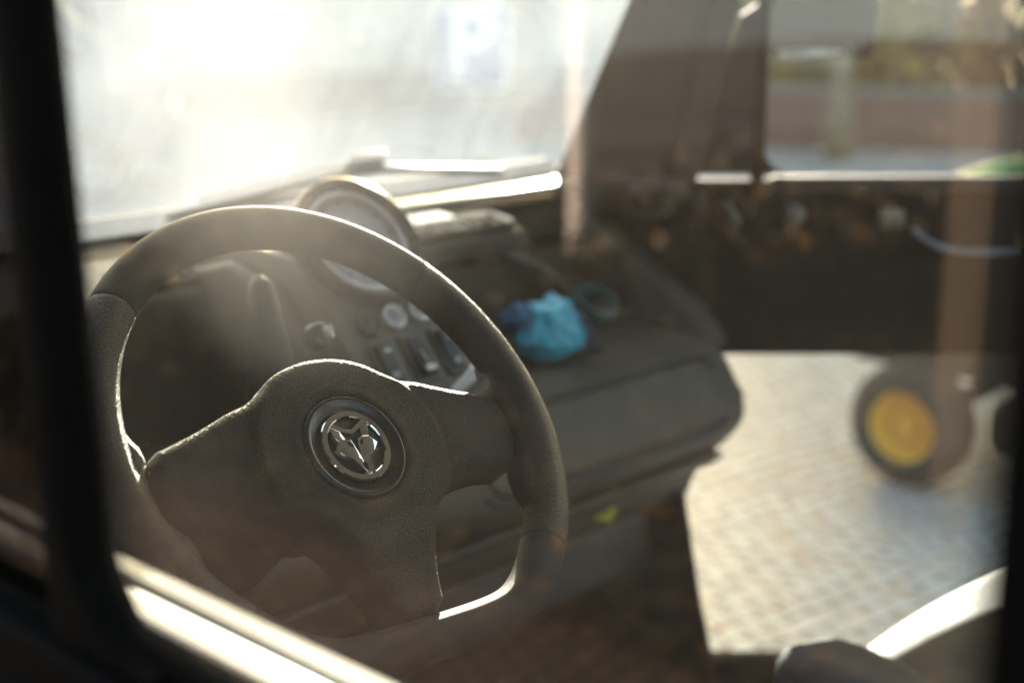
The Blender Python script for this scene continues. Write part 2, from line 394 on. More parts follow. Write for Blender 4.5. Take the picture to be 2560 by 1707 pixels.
def hubg(x,y):
    # central pad raised over the arms, dished below
    r=math.hypot(x,(y+.020)*.95); ax=abs(x)
    t=min(1,max(0,(.0775-r)/.006)); t=t*t*(3-2*t)
    side=min(1,max(0,(ax-.035)/.02))
    gg=.0032*(t*side+(1-side)*1)
    t2=min(1,max(0,(ax-.08)/.07)); gg-=.004*t2
    # lower edge of the arms rolls away
    if ax>.045: 
        k=max(0,min(1,(-.012-y)/.045))*max(0,min(1,(ax-.045)/.03)); gg-=.010*k*k
    if y<-.09: gg-=.008*min(1,(-.09-y)/.05)
    # recess round the badge
    rb=math.hypot(x+.0022,y+.0178)
    return gg+.0016*math.exp(-((rb-.043)/.0045)**2)-.002*max(0,min(1,(.040-rb)/.003))
bm=B(); pad(bm,outl,.0018,.011,.012,.022,hubg,WM,arc=7)
sw=vp('steering_wheel',bm,M['hub'])
def rim_c(t):
    x=.1705*math.cos(t); y=.1705*math.sin(t)
    lim=-.1545
    if y<-.12:
        k=y-lim; y=lim+ (math.log1p(math.exp(k/.006))*.006)
    return x,y
def rim_sec(a0,a1,mat,name='rim_section'):
    bm=B(); n=28; S=72; rings=[]; 
    L=R(a1-a0); eps=.0055
    ts=[R(a0)+eps*k for k in (0.05,.1,.2,.4)]+[R(a0)+eps*.4+(L-eps*.8)*(i+1)/(S+1) for i in range(S)]+[R(a1)-eps*k for k in (.4,.2,.1,.05)]
    sh=[.93,.965,.985,1]+[1]*S+[1,.985,.965,.93]
    for t,s in zip(ts,sh):
        x,y=rim_c(t); x2,y2=rim_c(t+.01); tx,ty=x2-x,y2-y; l=math.hypot(tx,ty); nx_,ny_=ty/l,-tx/l
        a=.0166 if y>-.12 else .0166-.0016*min(1,(-.12-y)/.03)
        b=.0158
        rg=[]
        for k in range(n):
            ph=2*math.pi*k/n; ca,sa=math.cos(ph),math.sin(ph)
            # slight grip flattening on the inside
            rr=a*(1 if ca>0 else .97)
            rg.append(bm.verts.new((x+nx_*rr*ca*s,y+ny_*rr*ca*s,b*sa*s+.001)))
        rings.append(rg)
    for A_,B_ in zip(rings[:-1],rings[1:]):
        for k in range(n): bm.faces.new((A_[k],A_[(k+1)%n],B_[(k+1)%n],B_[k]))
    bm.faces.new(rings[0][::-1]); bm.faces.new(rings[-1]); xf(bm,WM)
    return bm
vp('rim_section',rim_sec(42,138,None),M['smooth'],sw)
def stub(bm,sg):
    p=[(143.5,9.5),(147,14),(150.5,21),(154,34),(160,50),(170,50),(174,20),(174,-20),(172,-60),(160,-92),(146,-88),(136,-78),(134.5,-68),(135.5,-60),(134.5,-53.5),(145.8,-41.3),(149.6,-27),(149.4,-8)]
    o=spline([(x*sg,y) for x,y in p],4)/1000
    if sg<0: o=o[::-1]
    pad(bm,o,.0018,.009,.0095,.012,None,WM,arc=6)
bm=rim_sec(-42,42,None); stub(bm,1); vp('rim_section',bm,M['perf'],sw)
bm=rim_sec(138,222,None); stub(bm,-1); vp('rim_section',bm,M['perf'],sw)
vp('rim_section',rim_sec(222,318,None),M['smooth'],sw)
# steel core visible in the seams and bottom spoke foot
bm=B(); tube(bm,[WM@Vector((*rim_c(2*math.pi*i/120),.001)) for i in range(120)],.0145,14,closed=True); vp('rim_core',bm,M['black'],sw)
bm=B(); o=spline([(24.5,-139.5),(27,-146),(38,-152),(55,-156),(40,-160),(-40,-160),(-55,-156),(-38,-152),(-27,-146),(-24.5,-139.5),(-12,-141.5),(12,-141.5)],4)/1000
pad(bm,o,.0018,.005,.004,.012,None,WM); vp('spoke_foot',bm,M['smooth'],sw)
# badge
BM=WM@Matrix.Translation((-.0022,-.0178,.0125))
bm=B(); lathe(bm,[(.0265,.0015),(.0275,.0025),(.0300,.0026),(.0320,.0035),(.0350,.0052),(.0362,.0056),(.0374,.0052),(.0385,.0036),(.0392,.001),(.0393,-.004)],96,BM)
lathe(bm,[(0,.0012),(.0270,.0012),(.0270,.004)],64,BM)
vp('badge_bezel',bm,M['bezel'],sw)
em=B()
CM=BM@Matrix.Translation((0,0,.0014))
lathe(em,[(.0213,.0),(.0213,.0036),(.0221,.0043),(.0258,.0043),(.0266,.0034),(.0267,0)],96,CM)
# fox head cut-out emblem: polygons traced in the wheel plane, mirrored about its axis
def band(pts): poly_prism(em,[(x/1000,y/1000) for x,y in pts],.0,.0040,CM,bev=.0004)
half_l=[[(-15.6,16.5),(-12.3,17.9),(0,11.6),(0,8.0),(-8.6,12.0)],          # brow bar from ear tip to centre
        [(-15.9,16.6),(-8.6,12.0),(-6.8,5.6),(-13.0,4.9)],                 # ear flank
        [(-13.0,4.9),(-6.8,5.6),(-2.6,4.6),(-0.1,-9.4),(-0.1,-13.0),(-2.6,-13.8),(-0.1,-20.0),(-0.1,-22.2),(-6.6,-9.6),(-12.5,-6.0),(-17.4,-0.6)]]
for p in half_l:
    band(p); band([(-x,y) for x,y in p][::-1])
band([(-3,-20.5),(0,-19.0),(3,-20.5),(2.4,-22.6),(-2.4,-22.6)])
band([(-19.5,12.6),(-15.9,16.6),(-13,18.4),(-14.5,13)]); band([(19.5,12.6),(14.5,13),(13,18.4),(15.9,16.6)])
vp('emblem',em,M['chrome'],sw,angle=25)
for sgn in (-1,1):
    bm=B(); poly_prism(bm,[(sgn*x/1000,y/1000) for x,y in ([(-6.6,3.9),(-4.4,3.2),(-2.6,-.8),(-4.6,-.1),(-6.2,1.8)])][::(1 if sgn>0 else -1)],.0036,.0042,CM); vp('emblem_eye',bm,M['bezel'],sw,smooth=False)
# column
bm=B(); tube(bm,[HUB+Nv*-.018,HUB+Nv*-.05,HUB+Nv*-.09],[.06,.052,.05],28)
tube(bm,[HUB+Nv*-.06,HUB+Nv*-.42],.035,24); vp('steering_column',bm,M['dark'])
bm=B()
tube(bm,[(-.172,1.035,1.00),(-.175,1.03,1.06),(-.180,1.03,1.12),(-.181,1.035,1.165),(-.181,1.04,1.182),(-.181,1.042,1.190)],[.030,.028,.020,.014,.011,.003],20)
lk=vp('ignition_housing',bm,M['dark'])
bm=B(); lathe(bm,[(0,.010),(.010,.010),(.012,.008),(.0125,0)],32,frame((-.150,1.005,1.135),(1,0,.0),(.25,-.85,.4))); vp('key_lock',bm,M['bezel'],lk)
bm=B(); box(bm,(0,0,.014),(.003,.012,.012),frame((-.150,1.005,1.135),(1,0,.0),(.25,-.85,.4)),.001); vp('key',bm,M['silver'],lk)
# column stalks on the left
bm=B(); tube(bm,[HUB+Nv*-.07+U2*-.05,HUB+Nv*-.08+U2*-.13+V2*.01,HUB+Nv*-.075+U2*-.19+V2*.015],[.008,.006,.009],12); vp('stalk',bm,M['dark'])

# -- dashboard --
bm=B()
low=[(1.45,.985),(1.20,.985),(1.150,.983),(1.118,.972),(1.098,.955),(1.076,.915),(1.068,.892),(1.078,.868),(1.105,.838),(1.138,.815),(1.146,.785),(1.172,.752),(1.25,.70),(1.45,.70)]
prism(bm,low,-.62,.604,.010,4)
dash=vp('dashboard',bm,M['dash'],angle=50)
bm=B()  # upper dash
prism(bm,[(1.245,1.112),(1.250,1.131),(1.262,1.137),(1.345,1.156),(1.45,1.158),(1.45,.987),(1.345,.987),(1.34,1.09),(1.30,1.098)],.075,.385,.006,4)
prism(bm,[(1.245,.987),(1.245,1.112),(1.250,1.131),(1.262,1.137),(1.345,1.156),(1.45,1.158),(1.45,.987)],-.62,-.07,.008,4)
prism(bm,[(1.335,1.100),(1.345,1.130),(1.365,1.142),(1.45,1.157),(1.45,.987),(1.38,.987),(1.37,1.09)],.3825,.63,.008,4)
prism(bm,[(1.40,.987),(1.40,1.09),(1.45,1.09),(1.45,.987)],.075,.62)
# side cheek
prism(bm,[(1.45,1.120),(1.34,1.112),(1.315,1.103),(1.17,1.013),(1.145,.995),(1.12,.965),(1.45,.95)],.592,.640,.010,4)
vp('dash_top',bm,M['dashtop'],dash,angle=50)
# arch and recess
bm=B(); tube(bm,spline([(.205,1.292,1.03),(.222,1.29,1.075),(.258,1.288,1.106),(.304,1.288,1.116),(.345,1.288,1.111),(.385,1.288,1.098),(.430,1.288,1.080),(.468,1.288,1.060),(.496,1.288,1.035),(.508,1.288,1.01),(.512,1.288,.985)],4,False).tolist(),.0075,10); vp('bin_rim',bm,M['panel'],dash)
bm=B(); prism(bm,[(1.322,.988),(1.322,1.085),(1.335,1.09),(1.345,.988)],.09,.60,.003,2); vp('bin_panel',bm,M['tray'],dash,angle=50)
bm=B(); box(bm,(.345,1.265,.9875),(.49,.12,.006),None,.002); 
for i in range(16): box(bm,(.315+i*.008,1.178,.9875),(.004,.012,.006),None,.001,1)
vp('bin_mat',bm,M['tray'],dash,angle=50)
bm=B(); lathe(bm,[(.026,-.03),(.0268,.0),(.0285,.004),(.0315,.004),(.0335,.0),(.0345,-.03)],48,frame((.535,1.268,1.020),(1,0,0),(-.25,-.5,.82))); vp('cup_holder',bm,plain('teal_sheen',(.03,.10,.11),.25),dash)  # turquoise sheen of the ring put into its base colour
bm=B(); tube(bm,[(.57,1.27,.992),(.60,1.25,.995),(.598,1.21,.992),(.595,1.18,.99)],.007,8); vp('bin_ridge',bm,M['dash'],dash)
# glovebox lid
gf=Vector((0,1.098-1.068,.955-.892)).normalized()
go=Vector((.345,1.0885,.927)); gn=Vector((0,-gf.z,gf.y))
GM=frame(go,(1,0,0),gn)
bm=B(); pad(bm,rrect(.43,.083,.030),.006,.006,.006,.004,lambda x,y:.003*(1-(y/.041)**2),GM,arc=5); gb=vp('glovebox_lid',bm,M['dash'],dash)
bm=B(); o=rrect(.448,.101,.038); tube(bm,[GM@Vector((p[0],p[1],.0015)) for p in o],.0028,8,closed=True); vp('lid_seal',bm,M['dark'],gb)
# lower ledge lines
bm=B(); prism(bm,[(1.105,.835),(1.098,.828),(1.115,.812),(1.135,.812),(1.14,.825)],-.60,.60,.003,3); vp('lower_trim',bm,M['dash'],dash,angle=50)
# under-dash box
bm=B(); box(bm,(.33,1.30,.70),(.50,.22,.12),None,.03,4); tube(bm,[(.0,1.24,.72),(.3,1.2,.70),(.58,1.22,.73)],.015,10); box(bm,(.59,1.21,.80),(.05,.11,.09),None,.018,4); vp('heater_box',bm,M['dark'],dash)
bm=B(); poly_prism(bm,[(-.016,-.006),(.014,.008),(.016,.004),(.006,-.012)],0,.004,frame((.405,1.14,.787),(.80,-.6,.0),(-.5,-.75,.5))); 
vp('pull_tab',bm,M['yellowplastic'],dash,smooth=False)
# vents
def vent(x0,x1):
    bm=B(); VMt=frame(((x0+x1)/2,1.283,1.1425),(1,0,0),(0,-.225,.974)); W=x1-x0
    box(bm,(0,0,-.0015),(W,.034,.003),VMt,.001,1)
    v=vp('vent_recess',bm,M['black'],dash,smooth=False)
    bm=B()
    n=int(W/.017)
    for i in range(n+1): box(bm,(-W/2+W*i/n,0,.004),(.0035,.034,.006),VMt,.001,1)
    for yy in (-.019,0,.019): box(bm,(0,yy,.003),(W+.01,.004,.007),VMt,.001,1)
    box(bm,(-W/2-.005,0,.003),(.006,.042,.008),VMt,.002,1); box(bm,(W/2+.005,0,.003),(.006,.042,.008),VMt,.002,1)
    vp('vent_grille',bm,M['dashtop'],dash,smooth=False)
vent(.175,.365); vent(-.170,-.078)
# shiny ledge at the foot of the screen
bm=B(); prism(bm,[(1.352,1.158),(1.352,1.1645),(1.398,1.1655),(1.398,1.158)],.20,.60,.002,2); vp('screen_ledge',bm,M['ledge'],dash,angle=50)
# centre console
e50=R(50); pd=Vector((0,math.cos(e50),math.sin(e50))); pn=Vector((0,-math.sin(e50),math.cos(e50)))
PO=Vector((0,1.08,1.114)); PM=frame(PO,(1,0,0),pn)   # local y = up the panel
def pm(u,v,z=0): return PM@Vector((u/1000,-v/1000,z/1000))
bm=B()
prof=[]
for v in (-84,-60,60,88): p=pm(0,v); prof.append((p.y,p.z))
prism(bm,prof+[(1.06,.99),(1.35,.99),(1.35,1.155),(1.20,1.178)],-.070,.080,.007,4)
con=vp('centre_console',bm,M['panel'],angle=50)
bm=B(); prism(bm,[(1.150,1.150),(1.06,1.06),(1.08,.99),(1.30,.99),(1.30,1.145),(1.22,1.165)],-.090,-.0685,.010,6)
for s in (-1,):
    tube(bm,[pm(-67,-80,2),pm(-67,86,2)],.0035,8)
vp('console_shoulder',bm,M['dash'],con,angle=60)
# gauge pod
gc=pm(8,-86,2); GPM=frame(gc,(1,0,0),pn)@Matrix.Diagonal((1.16,1.16,1,1))
bm=B(); lathe(bm,[(.0505,.002),(.0525,.010),(.0545,.014),(.0580,.0155),(.0610,.013),(.0625,.006),(.0630,-.01),(.060,-.05),(.045,-.075),(0,-.08)],72,GPM)
gp=vp('gauge_pod',bm,M['bezel'],con)
bm=B(); lathe(bm,[(.0455,.004),(.0462,.0075),(.0480,.009),(.0500,.0075),(.0508,.004)],72,GPM); vp('gauge_ring',bm,M['silver'],con)
bm=B(); lathe(bm,[(0,.003),(.0460,.003),(.0465,.001)],64,GPM); vp('gauge_dial',bm,M['white'],con)
bm=B()
for i in range(41):
    a=R(-50+280*i/40); L=.006 if i%4==0 else .003
    box(bm,(0,0,0),(L,.0008 if i%4 else .0014,.0006),GPM@Matrix.Rotation(a,4,'Z')@Matrix.Translation((.040,0,.0036)))
vp('dial_ticks',bm,M['black'],con,smooth=False)
bm=B(); box(bm,(0,0,0),(.036,.0018,.001),GPM@Matrix.Rotation(R(222),4,'Z')@Matrix.Translation((.014,0,.0055))); lathe(bm,[(0,.008),(.005,.007),(.0055,.003)],20,GPM); vp('dial_needle',bm,M['red'],con,smooth=False)
bm=B(); box(bm,(.004,-.026,.0037),(.034,.016,.001),GPM,.0003,1); vp('dial_display',bm,M['lcd'],con,smooth=False)
# sockets
for i,(u,v) in enumerate(((-27,3),(6,0),(41,-2))):
    km=frame(pm(u,v,0),(1,0,0),pn)
    bm=B(); lathe(bm,[(0,.003),(.0098,.003),(.0105,.006),(.0125,.006),(.0135,.003),(.0138,-.001)],40,km); vp('socket_ring',bm,M['bezel'] if i==0 else M['silver'],con)
    bm=B(); lathe(bm,[(0,.0055),(.006,.0052),(.009,.0045),(.0098,.0028)],32,km); k=vp('socket_cap',bm,M['dark'] if i==0 else M['white'],con)
    if i:
        bm=B(); 
        for j in range(3): box(bm,(0,(j-1)*.003,.0058),(.006-abs(j-1)*.002,.0012,.0006),km)
        vp('socket_symbol',bm,M['panel'],con,smooth=False)
for i,u in enumerate((-27,14,54)):
    v=47
    km=frame(pm(u,v,0),(1,0,0),pn)
    bm=B(); pad(bm,rrect(.031,.055,.005),.002,.002,.003,.002,None,km,arc=3); vp('switch_frame',bm,M['panel'],con)
    bm=B(); tiltm=km@Matrix.Rotation(R((8,-6,7)[i]),4,'X'); pad(bm,rrect(.021,.044,.003),.002,.002,.0065,.004,lambda x,y:-.0012+.0000+ (y/.022)**2*.0018,tiltm,arc=3); swt=vp('rocker_switch',bm,M['bezel'],con)
    bm=B()
    if i==0: box(bm,(0,.013,.0078),(.007,.004,.0005),tiltm); [box(bm,((j-1)*.003,-.012,.0072),(.0016,.006,.0005),tiltm) for j in range(3)]
    if i==1: box(bm,(0,-.0165,.0082),(.013,.006,.0006),tiltm); box(bm,(0,-.005,.0078),(.001,.020,.0005),tiltm)
    if i==2: [box(bm,(0,.013+(j-1)*.0025,.0078),(.006,.0010,.0005),tiltm) for j in range(3)]; poly_prism(bm,[(-.004,-.015),(.004,-.015),(0,-.008)],.0070,.0076,tiltm)
    vp('switch_symbol',bm,M['mark'],con,smooth=False)
# silver lever under the switches
bm=B(); tube(bm,spline([pm(20,96,14),pm(34,90,24),pm(50,82,28),pm(64,82,26),pm(72,92,14),pm(74,104,0)],6,False).tolist(),.0060,12); vp('selector_lever',bm,M['silver'],con)

# -- windscreen, cowl, wipers --
WS0=Vector((0,1.402,1.168)); WS1=Vector((0,1.07,1.80))
bm=B(); N_=Vector((0,(WS1-WS0).z,-(WS1-WS0).y)).normalized()
a=[WS0+Vector((-.61,0,0)),WS0+Vector((.605,0,0)),WS1+Vector((.60,0,0)),WS1+Vector((-.61,0,0))]
vs=[bm.verts.new(p) for p in a]+[bm.verts.new(p+N_*.005) for p in a]
for f in ((3,2,1,0),(4,5,6,7)): bm.faces.new([vs[i] for i in f])
for i in range(4): bm.faces.new((vs[i],vs[(i+1)%4],vs[4+(i+1)%4],vs[4+i]))
vp('windscreen',bm,M['screen'],smooth=False)
bm=B(); prism(bm,[(1.41,1.125),(1.45,1.140),(1.62,1.11),(1.85,1.02),(1.95,.75),(1.95,.42),(1.46,.42),(1.46,1.12)],-.66,.66,.03,5)
bon=vp('bonnet',bm,M['steel'],angle=50)
bm=B(); prism(bm,[(1.408,1.135),(1.425,1.152),(1.50,1.154),(1.54,1.145),(1.50,1.125)],-.62,.62,.004,3)
for i in range(30): box(bm,(-.55+i*.038,1.47,1.155),(.02,.05,.006),None,.002,1)
vp('cowl',bm,M['dark'],bon,smooth=True,angle=40)
def wiper(xp,xe,h):
    bm=B()
    def onsc(x,h,off):
        d=(WS1-WS0).normalized(); return Vector((x,0,0))+WS0+d*h+N_*off
    tube(bm,[(xp-.02,1.47,1.13),(xp-.02,1.47,1.180),onsc(xp+.01,.0,.045),onsc(xp+.10,h*.5,.034),onsc(xe,h,.022)],[.016,.016,.011,.008,.005],10)
    box(bm,onsc(xe-.02,h,.022),(.055,.012,.016),None,.004,2)
    tube(bm,[onsc(xe-.30,.012,.010),onsc(xe-.1,h*.75,.012),onsc(xe,h*.8,.012),onsc(xe+.22,.012,.010)],.0050,8)
    vp('wiper',bm,M['dark'])
wiper(.09,.275,.048)

# -- body shell --
bm=B()
# floor, bulkhead, rear wall, roof
box(bm,(0,.70,.36),(1.30,1.56,.04)); box(bm,(0,1.465,.78),(1.30,.03,.80))
box(bm,(0,-.085,.72),(1.34,.04,.72)); box(bm,(0,-.085,1.74),(1.34,.04,.14)); box(bm,(-.60,-.085,1.36),(.14,.04,.62)); box(bm,(.60,-.085,1.36),(.14,.04,.62))
prism(bm,[(-.12,1.80),(1.09,1.80),(1.075,1.835),(.95,1.86),(-.05,1.86),(-.12,1.84)],-.68,.68,.012,3)
# header above the screen
prism(bm,[(1.03,1.76),(1.09,1.76),(1.07,1.81),(1.02,1.81)],-.64,.64)
# kick panel on the passenger side
def sidepoly(pts,x0,x1,bev=.004): prism(bm,pts,x0,x1,bev,2)
sidepoly([(1.46,1.17),(1.20,1.17),(1.185,1.0),(1.185,.80),(1.46,.80)],.642,.68)
sidepoly([(1.46,.81),(1.16,.81),(1.168,.752),(1.135,.62),(1.10,.50),(1.06,.38),(1.46,.38)],.588,.603)
sidepoly([(1.46,1.17),(1.10,1.17),(1.09,.38),(1.46,.38)],-.68,-.63)
# rear pillars
box(bm,(.66,-.02,1.08),(.05,.14,1.44)); 
shell=vp('cab_shell',bm,M['door'],angle=40)
for sx in (-1,1):
    bm=B()
    y0=lambda z:1.40-(z-1.168)*.5253
    w_=.20
    pts=[(y0(1.12)+.01,1.12),(y0(1.80)+.01,1.80),(y0(1.80)-.09,1.80),(y0(1.42)-.125,1.42),(y0(1.17)-.20,1.19),(y0(1.12)-.20,1.12)]
    if sx<0: pts=[(y0(1.12)+.01,1.12),(y0(1.80)+.01,1.80),(y0(1.80)-.05,1.80),(y0(1.12)-.06,1.12)]
    prism(bm,pts,sx*.605,sx*.665,.008,3)
    vp('front_pillar',bm,M['pillar'],angle=50)
bm=B(); prism(bm,[(-.06,1.785),(1.02,1.785),(1.02,1.797),(-.06,1.797)],-.60,.60,.003,2); vp('headliner',bm,M['liner'],shell,angle=50)
# grab handle on passenger pillar foot
bm=B(); tube(bm,[(.590,1.24,1.145),(.570,1.235,1.165),(.565,1.20,1.17),(.590,1.16,1.165)],.010,10); box(bm,(.592,1.235,1.172),(.03,.12,.018),None,.006,3); vp('grab_handle',bm,M['doortop'])
# rear window
bm=B(); box(bm,(0,-.085,1.375),(1.06,.006,.59)); vp('rear_window',bm,M['clear'],smooth=False)

# -- driver's door (closed, the camera looks through its window) --
bm=B()
def plate(bm,pts,x0,x1,bev=.004): prism(bm,pts,x0,x1,bev,3)
plate(bm,[(.86,1.205),(-.02,1.205),(-.02,.42),(1.06,.42),(1.10,.9),(1.09,1.10)],-.70,-.655)
dd=vp('driver_door',bm,M['blackpaint'],angle=50)
bm=B()
# bottom rail, rear post, top rail, divider bar, front frame
prism(bm,[(-.668,1.17),(-.668,1.2135),(-.674,1.2165),(-.702,1.185),(-.702,1.17)],-.01,1.09,0); 
for v in bm.verts: v.co=Vector((v.co.y,v.co.x,v.co.z))
plate(bm,[(.118,1.19),(.120,1.80),(-.02,1.80),(-.02,1.19)],-.703,-.662)
plate(bm,[(1.05,1.745),(1.01,1.80),(.0,1.80),(.0,1.745)],-.702,-.662)
plate(bm,[(.463,1.20),(.465,1.25),(.477,1.44),(.503,1.76),(.526,1.76),(.4965,1.44),(.486,1.20)],-.694,-.676,.003)
plate(bm,[(1.10,1.19),(1.03,1.19),(.98,1.76),(1.03,1.76)],-.700,-.665)
# rounded lower corner of the opening
pts=[(.477,1.208),(.420,1.208)]+[(.420+.050*math.sin(R(a)),1.258-.050*math.cos(R(a))) for a in range(0,91,10)]+[(.478,1.27)]
pts[-1]=(.477,1.27)
plate(bm,pts,-.695,-.675,.001)
vp('window_frame',bm,M['black'],dd,angle=50)
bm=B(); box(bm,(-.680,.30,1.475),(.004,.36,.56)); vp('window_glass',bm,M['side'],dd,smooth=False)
bm=B(); box(bm,(-.680,.76,1.475),(.004,.54,.56)); vp('quarter_glass',bm,M['quarter'],dd,smooth=False)
# inner sill: two pale strips with a groove
bm=B()
prism(bm,[(-.606,1.160),(-.606,1.184),(-.610,1.190),(-.622,1.190),(-.623,1.160)],0,1,0)
for v in bm.verts: v.co=Vector((v.co.y,.02+v.co.x*1.04,v.co.z))
r=bmesh.ops.bevel(bm,geom=bm.edges[:],offset=.002,segments=2,affect='EDGES')
vp('sill_trim',bm,M['sill'],dd,angle=50)
bm=B()
prism(bm,[(-.6255,1.160),(-.6255,1.188),(-.630,1.190),(-.652,1.192),(-.652,1.160)],0,1,0)
for v in bm.verts: v.co=Vector((v.co.y,.02+v.co.x*1.04,v.co.z))
vp('sill_trim',bm,M['sill'],dd,smooth=False)
bm=B(); box(bm,(-.625,.54,1.155),(.052,1.04,.03)); box(bm,(-.64,.54,.80),(.03,1.02,.70),None,.006,2); vp('door_lining',bm,M['dark'],dd,smooth=False)

# -- passenger door (swung open) --
H0=Vector((.690,1.250,0)); aD=Vector((math.cos(R(-46.2)),math.sin(R(-46.2)),0)); nD=Vector((-aD.y,aD.x,0))  # nD points away from the camera
DM=Matrix((aD,nD,Vector((0,0,1)))).transposed().to_4x4(); DM.translation=H0
bm=B(); box(bm,(.53,.025,1.040),(1.08,.05,.245),DM,.008,3)
pdr=vp('passenger_door',bm,M['door'],angle=50)
bm=B(); box(bm,(.592,.010,1.158),(.94,.035,.022),DM,.008,3); vp('door_top_rail',bm,M['doortop'],pdr,angle=50)
bm=B()
box(bm,(.105,.020,1.47),(.016,.03,.62),DM,.003,2); box(bm,(1.04,.02,1.2),(.05,.04,1.2),DM,.004,2); box(bm,(.54,.02,1.77),(1.04,.03,.035),DM,.004,2)
box(bm,(.008,.02,.70),(.02,.035,.50),DM,.003,2); box(bm,(.53,.02,.42),(1.08,.035,.06),DM,.004,2)
# slanted front frame
tube(bm,[DM@Vector((.0,.02,1.16)),DM@Vector((.055,.02,1.42)),DM@Vector((.10,.02,1.78))],.009,8)
# rounded corner fillets of the window
pts=[(.112,1.172),(.150,1.172)]+[(.150-.038*math.sin(R(a)),1.210-.038*math.cos(R(a))) for a in range(0,91,15)]
A_=[bm.verts.new(DM@Vector((p[0],.008,p[1]))) for p in pts]; B_=[bm.verts.new(DM@Vector((p[0],.030,p[1]))) for p in pts]; bm.faces.new(A_); bm.faces.new(B_[::-1])
vp('door_frame',bm,M['door'],pdr,angle=40)
bm=B()
pts=[(.008,1.172),(.097,1.172),(.097,1.400),(.075,1.385)]
A_=[bm.verts.new(DM@Vector((p[0],.010,p[1]))) for p in pts]; B_=[bm.verts.new(DM@Vector((p[0],.026,p[1]))) for p in pts]; bm.faces.new(A_); bm.faces.new(B_[::-1])
for i in range(4): bm.faces.new((A_[i],A_[(i+1)%4],B_[(i+1)%4],B_[i]))
vp('sail_panel',bm,M['doortop'],pdr,smooth=False)
bm=B(); box(bm,(.57,.02,1.47),(.92,.004,.59),DM); vp('door_window',bm,M['clear'],pdr,smooth=False)
bm=B(); box(bm,(.53,.02,.68),(1.02,.004,.48),DM); vp('lower_window',bm,M['clear'],pdr,smooth=False)
bm=B(); lathe(bm,[(0,.014),(.010,.013),(.014,.008),(.016,0)],32,frame(DM@Vector((.155,-.001,1.118)),aD,-nD)); vp('door_knob',bm,M['gasket'],pdr)
bm=B(); tube(bm,[DM@Vector((.045+.0,-.004,1.125)),DM@Vector((.058,-.03,1.135)),DM@Vector((.072,-.03,1.115)),DM@Vector((.070,-.004,1.09))],.006,10); vp('hinge_arm',bm,M['gasket'],pdr)
bm=B(); box(bm,(.288,-.006,1.113),(.034,.014,.026),DM,.004,2); [lathe(bm,[(0,.004),(.004,.003),(.005,0)],12,frame(DM@Vector((.280+j*.015,-.013,1.110)),aD,-nD)) for j in range(2)]; vp('door_latch',bm,M['gasket'],pdr)
bm=B(); tube(bm,spline([DM@Vector(p) for p in ((.318,-.012,1.100),(.335,-.025,1.085),(.365,-.028,1.074),(.41,-.025,1.070),(.47,-.012,1.069))],5,False).tolist(),.007,10,flat=.5); vp('pull_strap',bm,M['strap'],pdr)
# exterior mirror
bm=B(); box(bm,(.205,.14,1.428),(.155,.05,.215),DM,.012,4); tube(bm,[DM@Vector((.10,.03,1.50)),DM@Vector((.13,.09,1.48)),DM@Vector((.17,.13,1.45))],.012,10)
mi=vp('door_mirror',bm,M['blackpaint'],pdr)
bm=B(); box(bm,(.205,.1135,1.44),(.135,.004,.185),DM,.001,1); vp('mirror_glass',bm,plain('dark_mirror',(.012,.010,.010),.8,spec=.02),pdr)
bm=B(); tube(bm,[DM@Vector((.145,.112,1.328)),DM@Vector((.175,.108,1.329)),DM@Vector((.235,.112,1.331))],[.005,.008,.002],10); vp('mirror_highlight',bm,M['silver'],pdr)  # highlight on the mirror's lower edge, modelled as a silver strip

# -- seats --
def seat(cx,y1):
    bm=B(); o=rrect(.48,.47,.06); pad(bm,o,.012,.040,.05,.10,lambda x,y:.006*math.cos(x*12)-.02*max(0,(y-.12))/.1,Matrix.Translation((cx,y1-.235,.762)),arc=8)
    s=vp('seat_cushion',bm,M['seat'])
    for sx in (-1,):
        bm=B(); o=spline([(sx*.226,.238),(sx*.230,-.235),(sx*.19,-.235),(sx*.15,.0),(sx*.13,.12),(sx*.115,.20),(sx*.11,.238)],6)
        pad(bm,o,.010,.036,.047,.10,None,Matrix.Translation((cx,y1-.235,.762)),arc=6); vp('seat_bolster',bm,M['seatd'],s)
    bm=B(); box(bm,(cx,y1-.235,.60),(.44,.42,.14),None,.02,3); vp('seat_base',bm,M['dark'],s)
    bm=B(); pad(bm,rrect(.46,.52,.07),.014,.04,.05,.05,None,frame((cx,.075,1.04),(1,0,0),(0,1,.12)),arc=6); vp('seat_backrest',bm,M['seat'])
seat(.400,.722); seat(-.33,.56)

# -- running gear --
def wheel(bm_t,bm_r,m,r=.27,wd=.16):
    lathe(bm_t,[(r*.62,-wd/2),(r*.9,-wd/2),(r,-wd*.36),(r,wd*.36),(r*.9,wd/2),(r*.62,wd/2)],48,m,close=True)
    lathe(bm_r,[(0,wd*.28),(r*.2,wd*.30),(r*.25,wd*.18),(r*.5,wd*.22),(r*.6,wd*.42),(r*.64,wd*.44),(r*.64,-wd*.4),(0,-wd*.4)],40,m)
for sx in (-1,1):
    for y in (1.66,-1.4):
        t=B(); r_=B(); wheel(t,r_,frame((sx*.60,y,.27),(0,1,0),(sx,0,0))); tw=vp('road_wheel',t,M['tyre']); vp('wheel_rim',r_,M['steel'],tw)
bm=B(); box(bm,(0,-.75,.50),(1.0,3.0,.10),None,.01,2); vp('chassis',bm,M['black'],smooth=False)
bm=B(); box(bm,(0,-1.20,.62),(1.36,2.0,.06),None,.01,2)
for s in (-1,1): box(bm,(s*.67,-1.20,.76),(.03,2.0,.24),None,.006,2)
box(bm,(0,-.215,.80),(1.36,.03,.30),None,.006,2); box(bm,(0,-2.185,.76),(1.36,.03,.24),None,.006,2)
